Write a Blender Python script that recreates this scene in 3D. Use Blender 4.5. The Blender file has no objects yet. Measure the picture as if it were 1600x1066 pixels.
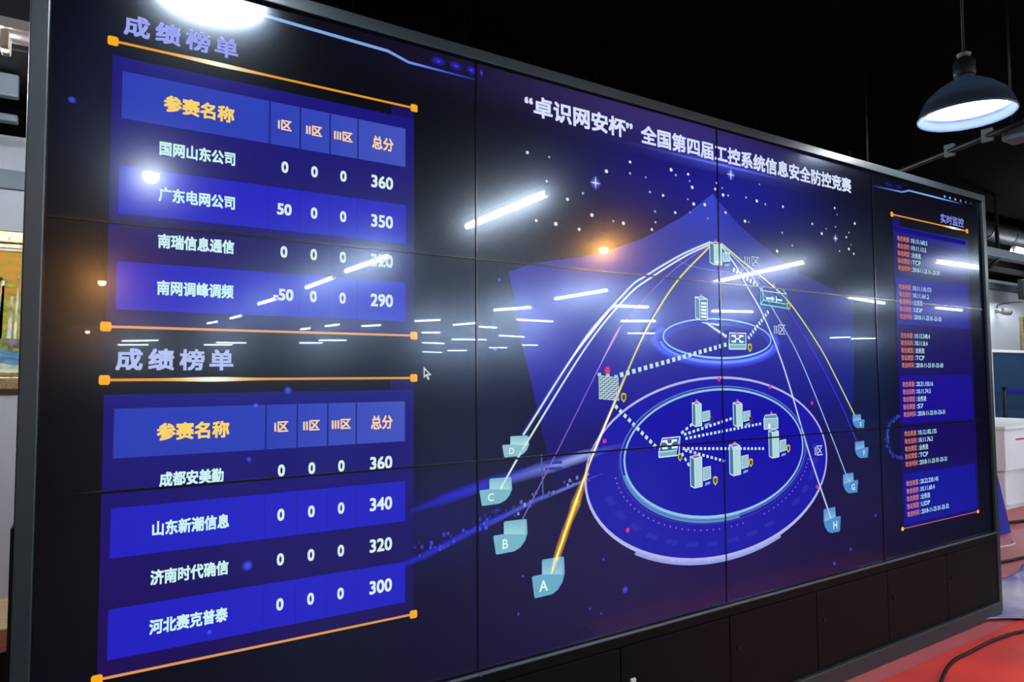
import bpy, bmesh, math, random
from mathutils import Vector, Matrix
from mathutils.geometry import tessellate_polygon

random.seed(7)
S = bpy.context.scene
COL = S.collection
PI = math.pi

# ------------------------------------------------------------------ camera, world, exposure
cam_data = bpy.data.cameras.new('camera')
cam_data.sensor_width = 36.0
cam_data.lens = 1060.2 * 36.0 / 1600.0
cam_data.clip_start, cam_data.clip_end = 0.05, 120
camera = bpy.data.objects.new('camera', cam_data)
COL.objects.link(camera)
yaw, pitch, roll = 0.5636, 0.0533, -0.0065
fw = Vector((math.sin(yaw) * math.cos(pitch), math.cos(yaw) * math.cos(pitch), math.sin(pitch)))
rt = Vector((math.cos(yaw), -math.sin(yaw), 0.0))
up = rt.cross(fw)
rt2 = math.cos(roll) * rt + math.sin(roll) * up
up2 = -math.sin(roll) * rt + math.cos(roll) * up
M = Matrix((rt2, up2, -fw)).transposed().to_4x4()
M.translation = Vector((0.0891, -1.9961, 1.4634))
camera.matrix_world = M
S.camera = camera

world = bpy.data.worlds.new('world')
S.world = world
world.use_nodes = True
world.node_tree.nodes['Background'].inputs['Color'].default_value = (0.10, 0.13, 0.16, 1)
world.node_tree.nodes['Background'].inputs['Strength'].default_value = 0.05
S.view_settings.view_transform = 'Standard'
S.view_settings.look = 'None'
S.view_settings.gamma = 1.0
S.view_settings.exposure = 0.0
S.view_settings.use_curve_mapping = False
S.cycles.max_bounces = 6
S.cycles.transparent_max_bounces = 16
S.cycles.sample_clamp_indirect = 4.0

TUBE_POWER = 150.0
PENDANT_POWER = 72.0
FAR_TUBE_POWER = 260.0
GLOSS = ((0.012, 0.011), (0.15, 0.027), (0.25, 0.009))   # roughness, reflectance of the display front


def lin(c):
    return tuple(((v / 255) / 12.92 if v / 255 <= 0.04045 else ((v / 255 + 0.055) / 1.055) ** 2.4) for v in c)


# ------------------------------------------------------------------ materials
def mat(name, rgb, rough=0.6, metal=0.0, noise=0.0, scale=8.0, bump=0.0, spec=0.5, rgb2=None, stretch=(1, 1, 1)):
    m = bpy.data.materials.new(name)
    m.use_nodes = True
    nt = m.node_tree
    b = nt.nodes['Principled BSDF']
    b.inputs['Roughness'].default_value = rough
    b.inputs['Metallic'].default_value = metal
    b.inputs['Specular IOR Level'].default_value = spec
    c = lin(rgb)
    b.inputs['Base Color'].default_value = (*c, 1)
    if noise > 0 or bump > 0:
        tc = nt.nodes.new('ShaderNodeTexCoord')
        mp = nt.nodes.new('ShaderNodeMapping')
        mp.inputs['Scale'].default_value = stretch
        nz = nt.nodes.new('ShaderNodeTexNoise')
        nz.inputs['Scale'].default_value = scale
        nz.inputs['Detail'].default_value = 5
        nt.links.new(tc.outputs['Object'], mp.inputs['Vector'])
        nt.links.new(mp.outputs['Vector'], nz.inputs['Vector'])
        if noise > 0:
            r = nt.nodes.new('ShaderNodeValToRGB')
            d = lin(rgb2) if rgb2 else tuple(v * (1 - noise) for v in c)
            r.color_ramp.elements[0].position = 0.35
            r.color_ramp.elements[1].position = 0.65
            r.color_ramp.elements[0].color = (*d, 1)
            r.color_ramp.elements[1].color = (*c, 1)
            nt.links.new(nz.outputs['Fac'], r.inputs['Fac'])
            nt.links.new(r.outputs['Color'], b.inputs['Base Color'])
        if bump > 0:
            bp = nt.nodes.new('ShaderNodeBump')
            bp.inputs['Strength'].default_value = bump
            bp.inputs['Distance'].default_value = 0.01
            nt.links.new(nz.outputs['Fac'], bp.inputs['Height'])
            nt.links.new(bp.outputs['Normal'], b.inputs['Normal'])
    return m


def glow_mat(name, rgb, strength):
    m = bpy.data.materials.new(name)
    m.use_nodes = True
    b = m.node_tree.nodes['Principled BSDF']
    b.inputs['Base Color'].default_value = (0.8, 0.8, 0.8, 1)
    b.inputs['Emission Color'].default_value = (*lin(rgb), 1)
    b.inputs['Emission Strength'].default_value = strength
    return m


def display_glass():
    """lit LCD: emission from the picture's colours under a glossy, slightly hazy front"""
    m = bpy.data.materials.new('display_glass')
    m.use_nodes = True
    nt = m.node_tree
    nt.nodes.remove(nt.nodes['Principled BSDF'])
    out = nt.nodes['Material Output']
    at = nt.nodes.new('ShaderNodeAttribute')
    at.attribute_name = 'light'

    em = nt.nodes.new('ShaderNodeEmission')
    nt.links.new(at.outputs['Color'], em.inputs['Color'])
    last = em
    for rough, refl in GLOSS:          # anti-glare front: a faint mirror plus two wider lobes
        g = nt.nodes.new('ShaderNodeBsdfGlossy')
        g.inputs['Color'].default_value = (refl * 0.86, refl, refl * 1.14, 1)   # bluish residue of the coating
        g.inputs['Roughness'].default_value = rough
        ad = nt.nodes.new('ShaderNodeAddShader')
        nt.links.new(last.outputs[0], ad.inputs[0])
        nt.links.new(g.outputs[0], ad.inputs[1])
        last = ad
    nt.links.new(last.outputs[0], out.inputs['Surface'])
    m.cycles.emission_sampling = 'NONE'
    return m


def display_light():
    """pixels of the displayed picture: adds its light to the panel behind"""
    m = bpy.data.materials.new('display_light')
    m.use_nodes = True
    nt = m.node_tree
    nt.nodes.remove(nt.nodes['Principled BSDF'])
    out = nt.nodes['Material Output']
    at = nt.nodes.new('ShaderNodeAttribute')
    at.attribute_name = 'light'
    em = nt.nodes.new('ShaderNodeEmission')
    tr = nt.nodes.new('ShaderNodeBsdfTransparent')
    ad = nt.nodes.new('ShaderNodeAddShader')
    nt.links.new(at.outputs['Color'], em.inputs['Color'])
    nt.links.new(em.outputs['Emission'], ad.inputs[0])
    nt.links.new(tr.outputs['BSDF'], ad.inputs[1])
    nt.links.new(ad.outputs['Shader'], out.inputs['Surface'])
    m.cycles.emission_sampling = 'NONE'
    return m


MAT = dict(
    glass=display_glass(), light=display_light(),
    bezel=mat('bezel_black', (9, 10, 12), 0.18),
    rail=mat('frame_grey_metal', (52, 61, 65), 0.36, 0.3, noise=0.12, scale=3),
    cab=mat('cabinet_black_metal', (7, 8, 9), 0.55, 0.0, spec=0.12, noise=0.2, scale=5),
    lip=mat('cabinet_lip_metal', (110, 120, 135), 0.3, 0.6),
    plinth=mat('plinth_grey', (42, 50, 55), 0.5, noise=0.25, scale=9),
    wall=mat('wall_white_paint', (162, 167, 170), 0.8, noise=0.06, scale=1.3),
    hall=mat('hall_wall_dark', (26, 27, 30), 0.85, noise=0.1, scale=0.6),
    ceil=mat('ceiling_black_paint', (4, 3, 4), 1.0, noise=0.3, scale=0.8, spec=0.02),
    floor=mat('floor_dull_rose', (196, 100, 104), 0.42, noise=0.22, scale=2.4, bump=0.05),
    carpet=mat('carpet_red', (244, 76, 64), 0.42, noise=0.14, scale=2.2, bump=0.12, rgb2=(204, 66, 64)),
    duct=mat('duct_dark_metal', (20, 22, 25), 0.5, 0.0, spec=0.2),
    tray=mat('tray_grey_metal', (92, 102, 108), 0.5, 0.2),
    floor_dark=mat('floor_dark_grey', (30, 28, 31), 0.5, noise=0.2, scale=2.0),
    shade=mat('lamp_shade_frosted', (38, 44, 50), 0.3, 0.0),
    shade_in=mat('lamp_shade_enamel', (66, 78, 104), 0.4),
    tube=glow_mat('tube_glow', (238, 244, 255), TUBE_POWER),
    tube_far=glow_mat('far_tube_glow', (214, 232, 255), FAR_TUBE_POWER),
    bulb=glow_mat('bulb_glow', (244, 248, 255), PENDANT_POWER),
    warm=glow_mat('warm_bulb_glow', (255, 170, 80), 1300),
    spark=glow_mat('spot_bulb_glow', (240, 245, 255), 330),
    white=mat('white_plastic', (216, 218, 214), 0.45),
    cam=mat('camera_grey_plastic', (120, 122, 122), 0.6),
    black=mat('black_plastic', (12, 12, 14), 0.5, spec=0.25),
    foam=mat('white_foam', (226, 228, 230), 0.75, noise=0.05, scale=30, bump=0.25),
    navy=mat('blue_board', (24, 28, 150), 0.45),
    teal=mat('board_dark_teal', (38, 66, 92), 0.3),
    gold=mat('gold_frame', (186, 172, 128), 0.3, 0.75, noise=0.35, scale=40, bump=0.4),
    linen=mat('linen_liner', (208, 202, 180), 0.6),
    wood=mat('bench_pale_wood', (170, 140, 100), 0.5, noise=0.3, scale=6, stretch=(1, 8, 8)),
    film=mat('plastic_film', (206, 206, 216), 0.22, noise=0.5, scale=1.6, rgb2=(112, 100, 176), bump=0.2),
    tape=mat('red_tape', (150, 60, 80), 0.5),
)


def let_light_through(m, rgb, f):
    nt = m.node_tree
    t = nt.nodes.new('ShaderNodeBsdfTranslucent')
    t.inputs['Color'].default_value = (*lin(rgb), 1)
    x = nt.nodes.new('ShaderNodeMixShader')
    x.inputs['Fac'].default_value = f
    nt.links.new(nt.nodes['Principled BSDF'].outputs[0], x.inputs[1])
    nt.links.new(t.outputs[0], x.inputs[2])
    nt.links.new(x.outputs[0], nt.nodes['Material Output'].inputs['Surface'])


let_light_through(MAT['shade'], (120, 135, 150), 0.10)
let_light_through(MAT['shade_in'], (150, 170, 200), 0.05)


# ------------------------------------------------------------------ mesh helpers
def new_obj(name, me, parent=None, kind=None):
    o = bpy.data.objects.new(name, me)
    COL.objects.link(o)
    if parent:
        o.parent = parent
    if kind:
        o['kind'] = kind
    return o


def tag(o, label, cat, group=None):
    o['label'] = label
    o['category'] = cat
    if group:
        o['group'] = group
    return o


def thing(name, loc, label, cat, group=None, rz=0.0):
    o = bpy.data.objects.new(name, None)
    COL.objects.link(o)
    o.location = loc
    o.rotation_euler = (0, 0, rz)
    o.empty_display_size = 0.1
    return tag(o, label, cat, group)


class MB:
    def __init__(self):
        self.bm = bmesh.new()

    def box(self, x0, x1, y0, y1, z0, z1, bevel=0.0, mi=0):
        v = [self.bm.verts.new((x, y, z)) for x in (x0, x1) for y in (y0, y1) for z in (z0, z1)]
        fs = []
        for q in ((0, 1, 3, 2), (4, 6, 7, 5), (0, 4, 5, 1), (2, 3, 7, 6), (0, 2, 6, 4), (1, 5, 7, 3)):
            f = self.bm.faces.new([v[i] for i in q])
            f.material_index = mi
            fs.append(f)
        if bevel > 0:
            es = list({e for f in fs for e in f.edges})
            r = bmesh.ops.bevel(self.bm, geom=es, offset=bevel, segments=2, affect='EDGES', profile=0.5)
            for f in r['faces']:
                f.material_index = mi
        return self

    def tube(self, pts, r, n=10, mi=0, cap=True):
        pts = [Vector(p) for p in pts]
        rs = r if isinstance(r, (list, tuple)) else [r] * len(pts)
        rings = []
        ref = None
        for i, p in enumerate(pts):
            d = (pts[min(i + 1, len(pts) - 1)] - pts[max(i - 1, 0)]).normalized()
            if ref is None:
                ref = Vector((0, 0, 1)) if abs(d.z) < 0.9 else Vector((1, 0, 0))
            a = d.cross(ref).normalized()
            b = a.cross(d).normalized()
            ref = b
            rings.append([self.bm.verts.new(p + rs[i] * (math.cos(2 * PI * k / n) * a + math.sin(2 * PI * k / n) * b)) for k in range(n)])
        for A, B in zip(rings, rings[1:]):
            for k in range(n):
                f = self.bm.faces.new((A[k], A[(k + 1) % n], B[(k + 1) % n], B[k]))
                f.material_index = mi
                f.smooth = True
        if cap:
            for R in (rings[0][::-1], rings[-1]):
                f = self.bm.faces.new(R)
                f.material_index = mi
        return self

    def lathe(self, prof, n=40, mi=0, c=(0, 0, 0), flip=False):
        rings = []
        for r, z in prof:
            if r < 1e-6:
                rings.append([self.bm.verts.new((c[0], c[1], c[2] + z))])
            else:
                rings.append([self.bm.verts.new((c[0] + r * math.cos(2 * PI * k / n), c[1] + r * math.sin(2 * PI * k / n), c[2] + z)) for k in range(n)])
        for A, B in zip(rings, rings[1:]):
            for k in range(n):
                j = (k + 1) % n
                if len(A) == 1 and len(B) == 1:
                    continue
                if len(A) == 1:
                    q = (A[0], B[j], B[k])
                elif len(B) == 1:
                    q = (A[k], A[j], B[0])
                else:
                    q = (A[k], A[j], B[j], B[k])
                f = self.bm.faces.new(q)
                f.material_index = mi
                f.smooth = True
        return self

    def poly(self, pts, mi=0):
        vs = [self.bm.verts.new(p) for p in pts]
        f = self.bm.faces.new(vs)
        f.material_index = mi
        return self

    def prism(self, pts, dy, mi=0):
        """outline in x, z (y given per point) pushed along y"""
        a = [self.bm.verts.new(p) for p in pts]
        b = [self.bm.verts.new((p[0], p[1] + dy, p[2])) for p in pts]
        n = len(pts)
        fs = [self.bm.faces.new(a), self.bm.faces.new(b[::-1])]
        for i in range(n):
            fs.append(self.bm.faces.new((a[i], b[i], b[(i + 1) % n], a[(i + 1) % n])))
        for f in fs:
            f.material_index = mi
        return self

    def build(self, name, mats, parent=None, kind=None):
        bmesh.ops.recalc_face_normals(self.bm, faces=self.bm.faces[:])
        me = bpy.data.meshes.new(name)
        self.bm.to_mesh(me)
        self.bm.free()
        for m in (mats if isinstance(mats, (list, tuple)) else [mats]):
            me.materials.append(m)
        return new_obj(name, me, parent, kind)


# ---- text from Blender's own font, as flat outlines
_TXT = {}
_tc = bpy.data.curves.new('lettering', 'FONT')
_tc.resolution_u = 3
_to = bpy.data.objects.new('lettering', _tc)
COL.objects.link(_to)


def text_mesh(s, bold):
    if (s, bold) not in _TXT:
        _tc.body = s
        _tc.size = 1.0
        _tc.offset = bold
        bpy.context.view_layer.update()
        dg = bpy.context.evaluated_depsgraph_get()
        me = bpy.data.meshes.new_from_object(_to.evaluated_get(dg))
        vs = [(v.co.x, v.co.y) for v in me.vertices]
        fs = [tuple(p.vertices) for p in me.polygons]
        bpy.data.meshes.remove(me)
        _TXT[(s, bold)] = (vs, fs)
    return _TXT[(s, bold)]


class Light:
    """flat picture elements on the display plane (x along the wall, z up); layer lifts them a fraction of a millimetre"""

    def __init__(self):
        self.v, self.f, self.c, self.m = [], [], [], []

    def tri(self, pts, cols, layer=1, add=False):
        i = len(self.v)
        y = -0.0004 - 0.0003 * layer
        for p, c in zip(pts, cols):
            self.v.append((p[0], y, p[1]))
            self.c.append(c)
        self.f.append(tuple(range(i, i + len(pts))))
        self.m.append(0 if add else 1)

    def poly(self, pts, rgb, layer=1, gain=1.0):
        c = tuple(v * gain for v in lin(rgb))
        i = len(self.v)
        y = -0.0004 - 0.0003 * layer
        for p in pts:
            self.v.append((p[0], y, p[1]))
            self.c.append(c)
        for t in tessellate_polygon([[Vector((p[0], p[1], 0)) for p in pts]]):
            self.f.append(tuple(i + k for k in t))
            self.m.append(1)

    def rect(self, x0, x1, z0, z1, rgb, layer=1, rgb2=None):
        a = lin(rgb)
        b = lin(rgb2) if rgb2 else a
        self.tri([(x0, z0), (x1, z0), (x1, z1), (x0, z1)], [a, b, b, a], layer)

    def vrect(self, x0, x1, z0, z1, bot, top, layer=1):
        a, b = lin(bot), lin(top)
        self.tri([(x0, z0), (x1, z0), (x1, z1), (x0, z1)], [a, a, b, b], layer)

    def strip(self, pts, w, rgb, layer=2, cols=None, soft=False):
        pts = [Vector((p[0], p[1])) for p in pts]
        n = len(pts)
        ws = w if isinstance(w, (list, tuple)) else [w] * n
        L, R = [], []
        for i, p in enumerate(pts):
            d = (pts[min(i + 1, n - 1)] - pts[max(i - 1, 0)]).normalized()
            nn = Vector((-d.y, d.x))
            L.append(p + nn * ws[i] / 2)
            R.append(p - nn * ws[i] / 2)
        cs = [lin(c) for c in cols] if cols else [lin(rgb)] * n
        z = (0, 0, 0)
        for i in range(n - 1):
            if soft:
                self.tri([pts[i], pts[i + 1], L[i + 1], L[i]], [cs[i], cs[i + 1], z, z], layer, True)
                self.tri([R[i], R[i + 1], pts[i + 1], pts[i]], [z, z, cs[i + 1], cs[i]], layer, True)
            else:
                self.tri([R[i], R[i + 1], L[i + 1], L[i]], [cs[i], cs[i + 1], cs[i + 1], cs[i]], layer)

    def disc(self, x, z, rx, rz, rgb, layer=2, n=28, soft=False, inner=0.0, gain=1.0):
        c = tuple(v * gain for v in lin(rgb))
        e = (0, 0, 0) if soft else c
        for k in range(n):
            a, b = 2 * PI * k / n, 2 * PI * (k + 1) / n
            P = lambda t, s: (x + rx * s * math.cos(t), z + rz * s * math.sin(t))
            if inner:
                self.tri([P(a, inner), P(a, 1), P(b, 1), P(b, inner)], [c, e, e, c], layer, soft)
            else:
                self.tri([(x, z), P(a, 1), P(b, 1)], [c, e, e], layer, soft)

    def ring(self, x, z, rx, rz, w, rgb, layer=3, a0=0, a1=360, n=72, soft=False, wz=None):
        c = lin(rgb)
        e = (0, 0, 0) if soft else c
        for k in range(n):
            a = math.radians(a0 + (a1 - a0) * k / n)
            b = math.radians(a0 + (a1 - a0) * (k + 1) / n)

            def P(t, s):
                ww = w if wz is None else w + (wz - w) * max(0.0, -math.sin(t))
                return (x + (rx + s * ww) * math.cos(t), z + (rz + s * ww) * math.sin(t))
            self.tri([P(a, -.5), P(a, 0), P(b, 0), P(b, -.5)], [e, c, c, e], layer, soft)
            self.tri([P(a, 0), P(a, .5), P(b, .5), P(b, 0)], [c, e, e, c], layer, soft)

    def text(self, s, x0, x1, z0, z1, rgb, layer=3, bold=0.018, rgb2=None):
        vs, fs = text_mesh(s, 0.0)
        ax, bx = min(v[0] for v in vs), max(v[0] for v in vs)
        az, bz = min(v[1] for v in vs), max(v[1] for v in vs)
        y = -0.0004 - 0.0003 * layer
        c0 = lin(rgb)
        c1 = lin(rgb2) if rgb2 else c0
        # heavier strokes: the outline laid down five times, shifted by the stroke gain
        shifts = [(0, 0)] + ([(a * bold, b * bold) for a in (-1, 1) for b in (-1, 1)] if bold else [])
        sx, sz = (x1 - x0) / (bx - ax + 2 * bold), (z1 - z0) / (bz - az + 2 * bold)
        for dx, dz in shifts:
            i = len(self.v)
            for X, Z in vs:
                t = (Z - az) / (bz - az)
                self.v.append((x0 + (X - ax + bold + dx) * sx, y, z0 + (Z - az + bold + dz) * sz))
                self.c.append(tuple(c1[k] + (c0[k] - c1[k]) * t for k in range(3)))
            for f in fs:
                self.f.append(tuple(i + k for k in f))
                self.m.append(1)

    def ctext(self, s, cx, cz, h, rgb, layer=3, bold=0.018, aspect=1.0):
        """centred, cap height h, natural width times aspect"""
        vs, _ = text_mesh(s, 0.0)
        ax, bx = min(v[0] for v in vs), max(v[0] for v in vs)
        az, bz = min(v[1] for v in vs), max(v[1] for v in vs)
        w = (bx - ax) / (bz - az) * h * aspect
        self.text(s, cx - w / 2, cx + w / 2, cz - h / 2, cz + h / 2, rgb, layer, bold)

    def build(self, name, parent, kind=None, label=None, m=None):
        me = bpy.data.meshes.new(name)
        me.from_pydata(self.v, [], self.f)
        at = me.attributes.new('light', 'FLOAT_COLOR', 'POINT')
        flat = []
        for c in self.c:
            flat += [c[0], c[1], c[2], 1.0]
        at.data.foreach_set('color', flat)
        me.materials.append(MAT['light'])
        me.materials.append(MAT['glass'])
        me.polygons.foreach_set('material_index', self.m)
        o = new_obj(name, me, parent, kind)
        if label:
            o['label'] = label
        return o


def spline(pts, n=10):
    P = [Vector((p[0], p[1])) for p in pts]
    P = [2 * P[0] - P[1]] + P + [2 * P[-1] - P[-2]]
    out = []
    for i in range(1, len(P) - 2):
        a, b, c, d = P[i - 1:i + 3]
        for k in range(n):
            t = k / n
            out.append(0.5 * ((2 * b) + (c - a) * t + (2 * a - 5 * b + 4 * c - d) * t * t + (3 * b - a - 3 * c + d) * t ** 3))
    out.append(P[-2])
    return out


# ================================================================== SETTING
X0, X1, YF, YB, ZC = -6.0, 26.0, -34.0, 3.0, 3.9
MB().box(X0, X1, YF, -0.30, -0.2, 0).build('floor', MAT['floor_dark'], kind='structure')
MB().box(X0, X1, -0.30, YB, -0.2, 0).build('floor_back', MAT['floor'], kind='structure')
MB().box(X0, X1, YF, YB, ZC, ZC + 0.2).build('ceiling', MAT['ceil'], kind='structure')
MB().box(X0 - 0.2, X1 + 0.2, YB, YB + 0.2, 0, 2.97).build('wall_back', MAT['wall'], kind='structure')
MB().box(X0 - 0.2, X1 + 0.2, YB, YB + 0.2, 2.97, ZC).build('wall_back_upper', MAT['ceil'], kind='structure')
MB().box(X0, X1, YF - 0.2, YF, 0, ZC).build('wall_front', MAT['hall'], kind='structure')
MB().box(X0 - 0.2, X0, YF, YB, 0, ZC).build('wall_left', MAT['hall'], kind='structure')
MB().box(X1, X1 + 0.2, YF, YB, 0, ZC).build('wall_right', MAT['hall'], kind='structure')
MB().box(X0, 2.4, YB - 0.03, YB, 2.605, 2.72, 0.004).build('trim_1', MAT['tray'], kind='structure')

# red carpet laid in front of the wall
cm = MB()
cm.box(2.6, 5.6, -1.25, -0.13, 0.0, 0.006)
tag(cm.build('carpet', MAT['carpet']), 'bright red carpet on the floor before the video wall', 'carpet')

# ================================================================== VIDEO WALL
PW, PH, ZT, ZB = 1.21, 0.684, 2.55, 0.498
vw = thing('video_wall', (0, 0, 0), 'huge glossy video wall of twelve screens in a grey frame on a black base', 'video wall')

BG = lin((5, 5, 12))
BLOBS = [  # x, z, rx, rz, colour
    (2.25, 0.72, 1.15, 0.42, (28, 5, 68)),
    (2.50, 2.27, 0.58, 0.20, (16, 16, 138)),
    (2.15, 2.52, 0.85, 0.10, (52, 40, 92)),
    (1.9, 1.3, 0.9, 0.5, (12, 8, 50)),
    (3.1, 1.5, 0.5, 0.35, (6, 16, 70)),
    (3.55, 1.55, 0.25, 0.5, (3, 22, 34)),
    (1.03, 1.0, 0.25, 0.12, (10, 10, 70)),
    (3.3, 0.9, 0.6, 0.4, (12, 6, 46)),
    (4.25, 1.2, 0.6, 0.9, (10, 6, 40)),
    (1.9, 2.25, 0.35, 0.2, (10, 6, 60)),
    (0.10, 2.2, 0.10, 0.2, (10, 12, 40)),
]
BLOBS = [(a, b, c, d, lin(e)) for a, b, c, d, e in BLOBS]


def backdrop(x, z):
    c = list(BG)
    for bx, bz, rx, rz, col in BLOBS:
        g = math.exp(-((x - bx) / rx) ** 2 - ((z - bz) / rz) ** 2)
        for k in range(3):
            c[k] += col[k] * g
    return tuple(c)


ROWN = ['top row', 'middle row', 'bottom row']
COLN = ['first column', 'second column', 'third column', 'last column']
for r in range(3):
    for c in range(4):
        xa, xb = c * PW, (c + 1) * PW
        zb, za = ZT - (r + 1) * PH, ZT - r * PH
        nx, nz = 36, 20
        vs = [(xa + (xb - xa) * i / nx, 0, zb + (za - zb) * j / nz) for j in range(nz + 1) for i in range(nx + 1)]
        fs = [(j * (nx + 1) + i, j * (nx + 1) + i + 1, (j + 1) * (nx + 1) + i + 1, (j + 1) * (nx + 1) + i) for j in range(nz) for i in range(nx)]
        me = bpy.data.meshes.new('display_panel')
        me.from_pydata(vs, [], fs)
        at = me.attributes.new('light', 'FLOAT_COLOR', 'POINT')
        fl = []
        for v in vs:
            fl += [*backdrop(v[0], v[2]), 1.0]
        at.data.foreach_set('color', fl)
        me.materials.append(MAT['glass'])
        p = new_obj('display_panel', me, vw)
        p['label'] = 'display panel in the %s, %s of the video wall' % (ROWN[r], COLN[c])
        t = 0.0033
        b = MB()
        y0, y1 = -0.0035, 0.0
        b.box(xa, xb, y0, y1, za - t, za)
        b.box(xa, xb, y0, y1, zb, zb + t)
        b.box(xa, xa + t, y0, y1, zb + t, za - t)
        b.box(xb - t, xb, y0, y1, zb + t, za - t)
        b.build('bezel', MAT['bezel'], p)
        MB().box(xa + 0.01, xb - 0.01, 0.001, 0.09, zb + 0.01, za - 0.01).build('display_casing', MAT['black'], p)

# frame and base
W = 4 * PW
fr = 0.04
MB().box(-fr, W + fr, -0.018, 0.30, ZT, ZT + fr, 0.003).build('top_rail', MAT['rail'], vw)
MB().box(-fr, 0, -0.018, 0.30, 0.0, ZT, 0.003).build('side_rail', MAT['rail'], vw)
MB().box(W, W + fr, -0.018, 0.30, 0.0, ZT, 0.003).build('side_rail', MAT['rail'], vw)
MB().box(-0.046, -fr, -0.016, 0.05, 0.0, 1.12, 0.004).build('side_cover', MAT['cab'], vw)
MB().box(0, W, -0.016, 0.30, 0.452, ZB, 0.002).build('bottom_rail', MAT['cab'], vw)
MB().box(0, W, -0.020, -0.010, 0.4905, 0.4985, 0.001).build('bottom_lip', MAT['lip'], vw)
MB().box(0, W, 0.02, 0.30, 0.0, 0.45).build('base_carcass', MAT['cab'], vw)
for k in range(8):
    a = k * PW / 2
    d = MB().box(a + 0.002, a + PW / 2 - 0.002, -0.012, 0.02, 0.085, 0.447, 0.002).build('base_door', MAT['cab'], vw)
    if k != 3:
        MB().box(a + 0.045, a + 0.060, -0.017, -0.012, 0.298, 0.318, 0.003).build('door_latch', MAT['duct'], d)
    else:
        MB().box(a + 0.042, a + 0.068, -0.022, -0.012, 0.290, 0.326, 0.003).build('door_latch', MAT['white'], d)
MB().box(0, W, -0.030, 0.02, 0.0, 0.082, 0.004).build('plinth', MAT['plinth'], vw)
for k in (1, 2, 3):
    MB().box(k * PW - 0.004, k * PW + 0.004, -0.022, -0.018, 0.489, 0.499).build('rail_clip', MAT['lip'], vw)


# ---- displayed picture: score tables
ORANGE, ORANGE2, PALE = (240, 170, 30), (226, 150, 110), (214, 232, 230)


def rule(L, x0, x1, z, bright=None, w=0.0068):
    n = 30
    cols, ws = [], []
    for i in range(n + 1):
        u = i / n
        g = math.exp(-((u - bright) / 0.10) ** 2) if bright is not None else 0
        cols.append(tuple(min(255, int(a + (b - a) * g)) for a, b in zip((222, 150, 84) if bright is None else (226, 150, 40), (255, 250, 225))))
        ws.append(w * (1 + 0.9 * g))
    L.strip([(x0 + (x1 - x0) * i / n, z) for i in range(n + 1)], ws, None, 4, cols)
    s = w * 1.8
    for x in (x0, x1):
        L.poly([(x - s, z - s * 0.7), (x - s * 0.7, z - s), (x + s * 0.7, z - s), (x + s, z - s * 0.7), (x + s, z + s * 0.7), (x + s * 0.7, z + s), (x - s * 0.7, z + s), (x - s, z + s * 0.7)], (246, 170, 20), 5)


def score_table(ztop, rows, zline_top, zline_bot, where):
    """ztop: top of the header band"""
    L = Light()
    zt = zline_top - 0.037
    L.vrect(0.135, 0.979, zline_bot, zt, (28, 10, 82), (24, 16, 122), 1)
    L.rect(0.90, 0.979, zt, zline_top, (20, 10, 84), 1)
    tb = L.build('score_table', vw, label='lit score table on the %s of the left screens' % where)
    H = Light()
    for k, ch in enumerate('成绩榜单'):
        H.text(ch, 0.158 + 0.0735 * k, 0.219 + 0.0735 * k, zline_top + 0.024, zline_top + 0.081, (150, 160, 236) if where[0] == 'u' else (178, 190, 238), 3, 0.030)
    H.build('heading', tb)
    for z, br in ((zline_top, 0.30), (zline_bot, None)):
        Q = Light()
        rule(Q, 0.135, 0.979, z, br)
        Q.build('rule_line', tb)
    edges = [0.156, 0.528, 0.615, 0.704, 0.791, 0.951]
    zh = ztop - 0.125
    names = ['参赛名称', 'I区', 'II区', 'III区', '总分']
    boxes = [(0.255, 0.432, 0.046), (0.551, 0.590, 0.030), (0.632, 0.680, 0.030), (0.716, 0.774, 0.030), (0.837, 0.908, 0.043)]
    for k in range(5):
        C = Light()
        t0, t1 = k / 5, (k + 1) / 5
        ca = tuple(int(a + (b - a) * t0) for a, b in zip((38, 58, 178), (66, 80, 186)))
        cb = tuple(int(a + (b - a) * t1) for a, b in zip((38, 58, 178), (66, 80, 186)))
        C.rect(edges[k] + 0.002, edges[k + 1] - 0.002, zh, ztop, ca, 2, cb)
        C.rect(edges[k], edges[k] + 0.002, zh, ztop, (16, 22, 90), 2)
        C.rect(edges[k + 1] - 0.0015, edges[k + 1], zh, ztop, (24, 32, 120), 2)
        x0, x1, h = boxes[k]
        C.text(names[k], x0, x1, ztop - 0.063 - h / 2, ztop - 0.063 + h / 2, (246, 208, 104) if k == 0 else (248, 206, 158), 4, 0.034 if k == 0 else 0.028)
        C.build('header_cell', tb)
    for i, (nm, xa, xb, vals) in enumerate(rows):
        zc = zh - 0.062 - 0.1244 * i
        R = Light()
        if i % 2:
            R.rect(0.156, 0.951, zc - 0.062, zc + 0.062, (32, 30, 190), 2)
            for e in edges[1:5]:
                R.rect(e - 0.0007, e + 0.0007, zc - 0.062, zc + 0.062, (26, 24, 150), 3)
        R.text(nm, xa, xb, zc - 0.0195, zc + 0.0195, (200, 238, 236), 4, 0.034)
        for cx, v in zip((0.572, 0.658, 0.746), vals[:3]):
            R.ctext(v, cx, zc, 0.034, PALE, 4, 0.036, 0.93)
        R.ctext(vals[3], 0.871, zc, 0.040, PALE, 4, 0.028, 0.90)
        R.build('score_row', tb)
    return tb


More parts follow.
